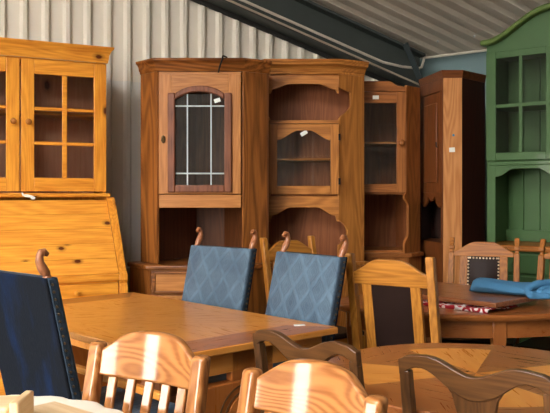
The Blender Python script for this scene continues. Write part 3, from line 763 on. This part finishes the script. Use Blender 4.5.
t = thing('oval_table', 'oval brown table with extension board and blue cloth on top', 'table', (1.12, 4.5, 0), 0)
a0, b0, zo = .78, .50, .75
def ell(k, n, a, b): return (a * math.cos(2 * PI * k / n), b * math.sin(2 * PI * k / n))
m = MB(); m.lathe([(.98, zo - .035), (1, zo - .022), (1, zo - .008), (.985, zo)], n=72, sx=a0, sy=b0); m.build('tabletop', OVAL('x'), t, 0)
m = MB(); m.lathe([(.90, zo - .13), (.90, zo - .036), (.86, zo - .036), (.86, zo - .13)], n=60, sx=a0, sy=b0); m.build('apron', OVAL('x'), t)
for ang in (-84, -38, 124, 186):
    x, y = .86 * a0 * math.cos(rad(ang)), .86 * b0 * math.sin(rad(ang))
    m = MB(); m.vbar([(x, y, 0, .035, .035), (x, y, .5, .05, .05), (x, y, .60, .072, .06), (x, y, zo - .037, .072, .06)]); m.build('leg', OVAL('z'), t, .004)
# runner cloth, extension board, blue fabric
AU = math.atan2(.734, -.681)
def loc2(p, du, dv): return (p[0] - .681 * du + .735 * dv, p[1] + .734 * du + .683 * dv)
m = MB(); xs = lin(0, .84, 30); prev = None
P0 = Vector((1.13, 4.05))
for i, s_ in enumerate(xs):
    wv = .004 * math.sin(s_ * 40) + .003
    row = []
    for j, v_ in enumerate(lin(0, .32, 5)):
        x, y = loc2(P0, s_, v_); row.append(m.bm.verts.new((x, y, zo + .004 + (.011 + wv) * (1 if j < 2 else .3))))
    lo_ = m.bm.verts.new((row[0].co.x, row[0].co.y, zo + .001)); row = [lo_] + row
    if prev:
        for j in range(len(row) - 1): m.face([prev[j], row[j], row[j + 1], prev[j + 1]])
    prev = row
o = m.build('table_runner', folkcloth()); tag(o, 'red and white patterned cloth squeezed under the loose board on oval table', 'cloth')
md = o.modifiers.new('s', 'SOLIDIFY'); md.thickness = .004; md.offset = 1
m = MB(); c_ = [loc2((1.175, 4.06), *q_) for q_ in ((0, 0), (.88, 0), (.88, .60), (0, .60))]
m.prism(c_, zo + .028, zo + .056, 'xy'); o = m.build('extension_board', wood('dark_board', srgb(112, 66, 38), srgb(156, 98, 60), 'x', .82, ring=.25, big=4, rough=.3, coat=.4), None, .005)
tag(o, 'loose brown extension board lying across the oval table under blue cloth', 'board')
# rolled blue fabric: flattened tube with a swirl fold at its right end
m = MB(); bx0, bx1 = 1.165, 1.62; zb = zo + .057
prev = None; nseg = 28
for i, s_ in enumerate(lin(0, 1, 26)):
    x = bx0 + (bx1 - bx0) * s_; cy = 4.58 - .30 * s_
    wd = .115 * (math.sqrt(max(0, 1 - (1 - min(1, s_ / .16)) ** 2)) * .96 + .04) * (1 + .25 * s_); ht = .042 * (math.sqrt(max(0, 1 - (1 - min(1, s_ / .13)) ** 2)) * .95 + .05) * (1 - .22 * s_ + .05 * math.sin(9 * s_))
    q = []
    for k in range(nseg):
        a = 2 * PI * k / nseg; rr = 1 + .04 * math.sin(3 * a + 6 * s_) + .02 * math.sin(7 * a - 9 * s_)
        dy, dz = math.cos(a) * wd * rr, math.sin(a) * ht * rr
        q.append(m.bm.verts.new((x + dy * .3, cy + dy, max(zb + .0005, zb + ht * .92 + dz))))
    if prev:
        for k in range(nseg): m.face([prev[k], prev[(k + 1) % nseg], q[(k + 1) % nseg], q[k]])
    else: m.face(q[::-1])
    prev = q
m.face(prev)
bf = m.build('folded_fabric', plain('blue_fabric', srgb(72, 126, 166), .8, var=.08, scale=6, bump=.35, bscale=220))
# the loose outer fold curling round at the near end
def lip(pts, rad_, name):
    P_ = [Vector(p) for p in pts]; out = []
    for i in range(len(P_) - 1):
        p0, p1, p2, p3 = P_[max(i - 1, 0)], P_[i], P_[i + 1], P_[min(i + 2, len(P_) - 1)]
        for k in range(6):
            u = k / 6; out.append(.5 * ((2 * p1) + (p2 - p0) * u + (2 * p0 - 5 * p1 + 4 * p2 - p3) * u * u + (3 * p1 - p0 - 3 * p2 + p3) * u ** 3))
    out.append(P_[-1]); m = MB(); m.tube(out, [rad_ * (1 + .12 * math.sin(i * .9)) for i in range(len(out))], 12)
    for v_ in m.bm.verts: v_.co.z = max(v_.co.z, zb + .001)
    return m.build(name, CACHE['blue_fabric'], bf)
lip([(1.66, 4.30, zb + .088), (1.50, 4.26, zb + .082), (1.42, 4.23, zb + .066), (1.395, 4.215, zb + .042), (1.42, 4.205, zb + .020), (1.52, 4.21, zb + .014), (1.68, 4.26, zb + .014)], .021, 'outer_fold')
lip([(1.68, 4.29, zb + .062), (1.52, 4.25, zb + .058), (1.465, 4.235, zb + .046), (1.50, 4.225, zb + .034), (1.68, 4.25, zb + .034)], .013, 'inner_fold')
tag(bf, 'blue fabric folded into a soft roll on the board of oval table', 'cloth')

# cream clothed table lower left
t = thing('side_table', 'small round side table under a cream cloth at the lower left', 'table', (-.80, 1.98, 0), 0)
m = MB(); m.lathe([(.40, .70), (.42, .71), (.42, .735), (.40, .74)], n=48); m.build('tabletop', PALE(), t)
for ang in (120, 210, 300):
    x, y = .33 * math.cos(rad(ang)), .33 * math.sin(rad(ang)); MB().vbar([(x * 1.1, y * 1.1, 0, .03, .03), (x, y, .70, .045, .045)]).build('leg', PALE('z'), t, .004)
m = MB(); prev = None; nn2 = 120
for r, z, f in ((.001, .756, 0), (.2, .756, 0), (.34, .757, .2), (.40, .756, .6), (.43, .745, 1), (.445, .715, 1.4), (.45, .66, 2), (.455, .60, 2.6)):
    q = []
    for k in range(nn2):
        a = 2 * PI * k / nn2; rr = r + f * .006 * math.sin(a * 21 + 1.3 * math.sin(3 * a)); q.append(m.bm.verts.new((-.80 + rr * math.cos(a), 1.98 + rr * math.sin(a), z + f * .0025 * math.sin(a * 21))))
    if prev:
        for k in range(nn2): m.face([prev[k], prev[(k + 1) % nn2], q[(k + 1) % nn2], q[k]])
    else: m.face(q)
    prev = q
o = m.build('tablecloth', plain('cream_cloth', srgb(232, 226, 208), .8, var=.03, bump=.2, bscale=40)); md = o.modifiers.new('s', 'SOLIDIFY'); md.thickness = .004
tag(o, 'cream cloth with puckered edge over the small table at lower left', 'tablecloth')
bx = thing('wooden_box', 'pale wooden box with flat lid on the cream cloth, nearer the chair', 'box', (-.552, 2.014, .7615), rad(-40))
MB().box(-.12, .12, -.047, .047, 0, .032).build('body', PALE(), bx, .004); MB().box(-.13, .13, -.055, .055, .032, .043).build('lid', PALE(), bx, .006)
bx = thing('wooden_crate', 'pale wooden crate with raised end board at the lower left corner', 'crate', (-.755, 1.945, .7615), 0)
MB().box(-.15, .10, -.07, .05, 0, .098).build('body', PALE(), bx, .012, 3)
MB().box(.101, .125, -.07, .055, 0, .108).build('end_board', PALE('y'), bx, .005)

# ------------------------------------------------------------------ chairs
def leaner(deg, z0=.45):
    k = math.tan(rad(deg))
    return lambda c: Vector((c.x, c.y + (k * (c.z - z0) if c.z > z0 else 0), c.z))
def facing(fx, fy): return math.atan2(fx, -fy)
def place(T, f, yt):
    f = Vector(f).normalized(); T = Vector(T); o = T + f * yt
    return (o.x, o.y, 0), facing(f.x, f.y)

def blue_chair(label):
    t = thing('upholstered_chair', label, 'chair', group='blue upholstered chairs around the long table')
    ln = leaner(13); w = .252; yb = .205
    def grid(y0, y1, puff, w):
        m = MB(); nx, nz = 9, 9
        F = [[m.bm.verts.new((x, y0 - puff * (1 - (x / w) ** 4) * (1 - ((z - .77) / .32) ** 4), z)) for x in lin(-w, w, nx)] for z in lin(.46, 1.075, nz)]
        B = [[m.bm.verts.new((x, y1, z)) for x in lin(-w, w, nx)] for z in lin(.46, 1.075, nz)]
        for G in (F, B):
            for i in range(nz - 1):
                for j in range(nx - 1): m.face([G[i][j], G[i][j + 1], G[i + 1][j + 1], G[i + 1][j]])
        for i in range(nz - 1):
            m.face([F[i][0], F[i + 1][0], B[i + 1][0], B[i][0]]); m.face([F[i][-1], F[i + 1][-1], B[i + 1][-1], B[i][-1]])
        for j in range(nx - 1):
            m.face([F[0][j], F[0][j + 1], B[0][j + 1], B[0][j]]); m.face([F[-1][j], F[-1][j + 1], B[-1][j + 1], B[-1][j]])
        return m
    o = grid(yb, yb + .016, .012, w - .004).warp(ln).build('backrest', damask(), t, .005)
    grid(yb + .006, yb + .048, 0, w).warp(ln).build('side_gusset', plain('grey_blue_fabric', srgb(52, 66, 80), .85, var=.15, scale=30, bump=.3, bscale=200), t, .006)
    o = grid(yb + .040, yb + .058, 0, w - .002).warp(ln).build('back_cover', velvet(), t, .006)
    for sx in (-1, 1):
        m = MB()
        for z in lin(.49, 1.05, 21): m.ball((sx * (w + .001), yb + .033, z), .0062, 6)
        m.warp(ln).build('nail_trim', NAIL(), t)
    for sx in (-1, 1):
        m = MB(); x = sx * (w - .026); pts = [(-.004, 1.070), (-.004, 1.082), (.0, 1.092), (.008, 1.112), (.013, 1.135), (.008, 1.157), (-.003, 1.170), (-.014, 1.172), (-.021, 1.162), (-.019, 1.153)]
        m.tube([(x, yb + .036 + dy, z) for dy, z in pts], [.020, .014, .019, .020, .016, .013, .0135, .0135, .012, .004], 12)
        m.warp(ln).build('finial', FINIAL(), t)
    MB().box(-w, w, -.25, .20, .43, .485).build('seat', damask(), t, .018, 3)
    m = MB(); m.box(-w + .01, w - .01, -.24, -.215, .36, .43); m.box(-w + .01, -w + .035, -.215, .20, .36, .43); m.box(w - .035, w - .01, -.215, .20, .36, .43); m.box(-w + .01, w - .01, .20, .225, .36, .43)
    m.build('seat_rail', FINIAL(), t, .004)
    for sx in (-1, 1):
        x = sx * (w - .035)
        MB().vbar([(x, -.215, 0, .05, .05), (x, -.215, .08, .055, .055), (x, -.215, .12, .035, .035), (x, -.215, .26, .04, .04), (x, -.215, .30, .055, .055), (x, -.215, .36, .055, .055)]).build('leg', FINIAL(), t, .006)
        MB().vbar([(x, .27, 0, .045, .045), (x, .215, .30, .045, .045), (x, .205, .36, .045, .045)]).build('leg', FINIAL(), t, .004)
    m = MB(); m.box(-w + .05, w - .05, -.225, -.205, .16, .22); m.box(-.015, .015, -.205, .24, .15, .17); m.box(-w + .05, w - .05, .225, .25, .14, .18); m.build('stretcher', FINIAL(), t, .004)
    return t
YT = .205 + .03 + math.tan(rad(13)) * .63
c = blue_chair('blue lozenge-patterned high-back chair at far side of long table, left one'); c.location, c.rotation_euler.z = place((-.305, 4.50), (-.66, -.752), YT)
l, r = place((.185, 3.95), (-.78, -.62), YT); dup(c, 'blue lozenge-patterned high-back chair at the right corner of long table, beside oak chairs', l, r)
l, r = place((-1.012, 2.976), (.66, .75), YT); dup(c, 'dark blue velvet chair back seen from behind at left edge, with studded side', l, r)

def leather_chair(label, wood_, notch):
    t = thing('leather_back_chair', label, 'chair', group='oak chairs with leather back panels')
    ln = leaner(11); yb = .20; w = .215; lz = .962 if notch else .93; zc = (lz + .524) / 2
    for sx in (-1, 1):
        x = sx * w
        if notch: top = [(x, yb, .985, .036, .042), (x, yb + .004, .99, .024, .026), (x, yb + .004, 1.005, .024, .026), (x, yb, 1.012, .034, .040), (x, yb, 1.03, .034, .044), (x, yb, 1.037, .024, .034), (x, yb + .006, 1.045, .030, .034), (x, yb + .012, 1.085, .032, .03), (x, yb + .014, 1.09, .018, .018)]
        else: top = [(x, yb, 1.075, .040, .04), (x, yb, 1.085, .034, .034)]
        m = MB(); m.vbar([(x, yb + .06, 0, .04, .04), (x, yb, .45, .044, .044)] + top); m.warp(ln).build('back_post', wood_('z'), t, .004)
        m = MB(); x = sx * .131; m.box(x - .026, x + .026, yb - .014, yb + .014, .52, lz + .005); m.warp(ln).build('back_stile', wood_('z'), t, .003)
        m = MB(); x = sx * .205; m.vbar([(x, -.20, 0, .035, .035), (x, -.20, .44, .046, .046)]); m.build('leg', wood_('z'), t, .004)
    bend = lambda x: .0
    m = MB(); m.strip(lin(-w + .018, w - .018, 25), lambda x: lz, lambda x: .990 + .070 * smooth01((1 - abs(x) / w) * 1.35), yb - .016, yb + .016)
    m.warp(ln).build('crest_rail', wood_('x'), t, .004)
    m = MB(); m.box(-w + .02, w - .02, yb - .014, yb + .014, .48, .52); m.warp(ln).build('lower_rail', wood_('x'), t, .003)
    m = MB(); nx = 7; zs = lin(.525, lz - .001, 7)
    G = [[m.bm.verts.new((x, yb - .014 - .026 * (1 - (x / .105) ** 2) * (1 - ((z - zc) / (lz - zc)) ** 2), z)) for x in lin(-.105, .105, nx)] for z in zs]
    B = [[m.bm.verts.new((x, yb + .010, z)) for x in lin(-.105, .105, nx)] for z in zs]
    for g in (G, B):
        for i in range(6):
            for j in range(nx - 1): m.face([g[i][j], g[i][j + 1], g[i + 1][j + 1], g[i + 1][j]])
    for i in range(6):
        for e_ in (0, -1): m.face([G[i][e_], G[i + 1][e_], B[i + 1][e_], B[i][e_]])
    for j in range(nx - 1):
        for e_ in (0, -1): m.face([G[e_][j], G[e_][j + 1], B[e_][j + 1], B[e_][j]])
    m.warp(ln); pd = m.build('leather_panel', LEATHER(), t); pd['label'] = 'dark brown leather panel'
    m = MB()
    for z in lin(.55, lz - .01, 19):
        for x in (-.099, .099): m.ball((x, yb - .019, z), .0068, 6)
    for x in lin(-.088, .088, 9): m.ball((x, yb - .019, lz - .01), .0068, 6)
    m.warp(ln).build('nail_trim', PALENAIL(), pd)
    MB().box(-.225, .225, -.225, .18, .44, .475).build('seat', LEATHER(), t, .014, 3)
    m = MB(); m.box(-.18, .18, -.212, -.19, .37, .44); m.box(-.216, -.194, -.176, .16, .37, .44); m.box(.194, .216, -.176, .16, .37, .44); m.build('seat_rail', wood_('x'), t, .003)
    m = MB(); m.box(-.19, -.17, -.18, .2, .16, .19); m.box(.17, .19, -.18, .2, .16, .19); m.box(-.17, .17, .0, .02, .165, .185); m.build('stretcher', wood_('x'), t, .003)
    return t
YL = .20 + math.tan(rad(11)) * .63
c = leather_chair('golden oak chair seen from behind between long table and oval table', OAK, False); c.location, c.rotation_euler.z = place((.56, 3.76), (.547, .837), YL)
l, r = place((.09, 5.40), (.61, -.79), YL); dup(c, 'golden oak chair mostly hidden behind the right patterned blue chair', l, r)
c = leather_chair('oak chair facing the camera across oval table, leather panel fully visible', OAKD, True); c.location, c.rotation_euler.z = place((1.43, 5.225), (-.35, -.93), YL)
l, r = place((1.935, 4.90), (-.6, -.8), YL); dup(c, 'oak chair cut off at the right edge behind the blue cloth', l, r)

def slat_chair(label):
    t = thing('slat_back_chair', label, 'chair', group='lacquered pine slat-back chairs in the foreground')
    ln = leaner(11); yb = .19; w = .208
    for sx in (-1, 1):
        x = sx * w
        m = MB(); m.vbar([(x, yb + .05, 0, .042, .042), (x, yb, .45, .05, .048), (x, yb, .70, .052, .048), (x, yb, .905, .050, .046)]); m.warp(ln).build('back_post', SLAT('z'), t, .014, 4)
        x = sx * .20; m = MB(); m.vbar([(x, -.20, 0, .036, .036), (x, -.20, .43, .045, .045)]); m.build('leg', SLAT('z'), t, .01, 3)
    bend = lambda x: .035 * (1 - (x / w) ** 2)
    xs = lin(-w + .022, w - .022, 33)
    m = MB(); m.strip(xs, lambda x: .805 - .006 * (1 - (x / w) ** 2), lambda x: .874 + .076 * (.4 * smooth01((1 - abs(x) / w) * 1.7) + .6 * (1 - (x / w) ** 2)), yb - .016, yb + .014, bend)
    m.warp(ln).build('crest_rail', SLAT('x'), t, .008, 3)
    for i, x in enumerate(lin(-.14, .14, 5)):
        m = MB(); o = bend(x) * .9; m.vbar([(x, yb - .001, .47, .03, .014), (x, yb + o * .6, .64, .034, .014), (x, yb + o, .803, .034, .014)]); m.warp(ln).build('slat', SLAT('z'), t, .004)
    m = MB(); m.box(-w + .02, w - .02, yb - .014, yb + .012, .42, .47); m.warp(ln).build('lower_rail', SLAT('x'), t, .004)
    MB().box(-.225, .225, -.225, .16, .43, .455).build('seat', SLAT('y'), t, .010, 3)
    m = MB(); m.box(-.178, .178, -.21, -.19, .37, .43); m.box(-.21, -.19, -.178, .165, .37, .43); m.box(.19, .21, -.178, .165, .37, .43); m.build('seat_rail', SLAT('x'), t, .004)
    return t
YS = .19 + math.tan(rad(11)) * .45
c = slat_chair('lacquered pine chair with five slats below the long table corner'); c.location, c.rotation_euler.z = place((-.395, 2.37), (-.52, -.85), YS)
l, r = place((.09, 1.95), (-.69, -.72), YS); dup(c, 'lacquered pine chair nearest the camera, only its arched crest rail showing', l, r)

def wavy_chair(label):
    t = thing('wavy_back_chair', label, 'chair', group='dark walnut chairs at the round table')
    ln = leaner(9); yb = .19; w = .205
    top = lambda x: .928 + .010 * math.exp(-((abs(x) - .125) / .06) ** 2) - .032 * math.exp(-(x / .075) ** 2) - .012 * smooth01((abs(x) - .19) / .03)
    low = lambda x: top(x) - .036 - .030 * (1 - smooth01((abs(x) - .06) / .10)) - .01 * smooth01((abs(x) - .17) / .04)
    m = MB(); m.strip(lin(-w - .016, w + .016, 45), low, top, yb - .012, yb + .014); m.warp(ln).build('crest_rail', DARKW('x'), t, .003)
    for sx in (-1, 1):
        x = sx * w; m = MB(); m.vbar([(x, yb + .05, 0, .034, .034), (x, yb, .45, .036, .036), (x, yb, .885, .030, .028)]); m.warp(ln).build('back_post', DARKW('z'), t, .003)
        x = sx * .20; m = MB(); m.vbar([(x, -.20, 0, .03, .03), (x, -.20, .43, .042, .042)]); m.build('leg', DARKW('z'), t, .004)
    m = MB(); prev = None
    for z, hw_ in ((.45, .05), (.55, .045), (.68, .042), (.78, .052), (.84, .066), (.87, .088)):
        q = [m.bm.verts.new(p) for p in ((-hw_, yb - .007, z), (hw_, yb - .007, z), (hw_, yb + .007, z), (-hw_, yb + .007, z))]
        if prev:
            for i in range(4): m.face([prev[i], prev[(i + 1) % 4], q[(i + 1) % 4], q[i]])
        else: m.face(q[::-1])
        prev = q
    m.face(prev); m.warp(ln).build('splat', DARKW('z'), t, .002)
    m = MB(); m.box(-w + .016, w - .016, yb - .012, yb + .012, .41, .45); m.build('lower_rail', DARKW('x'), t, .003)
    MB().box(-.215, .215, -.222, .165, .43, .475).build('seat', plain('beige_seat', srgb(150, 128, 100), .8), t, .015, 3)
    m = MB(); m.box(-.178, .178, -.21, -.19, .37, .43); m.box(-.21, -.19, -.178, .17, .37, .43); m.box(.19, .21, -.178, .17, .37, .43); m.build('seat_rail', DARKW('x'), t, .003)
    return t
YW = .19 + math.tan(rad(9)) * .48
c = wavy_chair('dark walnut chair with wavy top rail between long and round tables'); c.location, c.rotation_euler.z = place((.088, 2.41), (.70, .71), YW)
l, r = place((.525, 2.03), (.637, .77), YW); dup(c, 'dark walnut chair with wavy top rail and splat at the lower right', l, r)

# ------------------------------------------------------------------ light, camera
w = bpy.data.worlds.new('daylight'); SC.world = w; w.use_nodes = True
nt = w.node_tree; bg = nt.nodes['Background']
tc = N(nt, 'TexCoord'); sx_ = N(nt, 'SeparateXYZ'); nt.links.new(tc.outputs['Generated'], sx_.inputs[0])
c = ramp(nt, mathn(nt, 'MULTIPLY_ADD', sx_.outputs[2], .5), [(.45, srgb(150, 146, 140)), (.52, srgb(255, 247, 234)), (.9, srgb(244, 244, 250))])
nt.nodes[-2].inputs[2].default_value = .5
for n_ in nt.nodes:
    if n_.type == 'MATH' and n_.operation == 'MULTIPLY_ADD': n_.inputs[2].default_value = .5
nt.links.new(c, bg.inputs[0]); bg.inputs[1].default_value = 24.5

cam = bpy.data.cameras.new('camera'); co = bpy.data.objects.new('camera', cam); COL.objects.link(co)
cam.lens = 50; cam.sensor_width = 36; cam.shift_y = -.0209
co.location = (0, 0, 1.38); co.rotation_euler = (PI / 2, 0, 0); cam.clip_end = 60
SC.camera = co
SC.view_settings.view_transform = 'Standard'; SC.view_settings.look = 'None'
SC.view_settings.gamma = 1; SC.view_settings.use_curve_mapping = False; SC.view_settings.exposure = 0
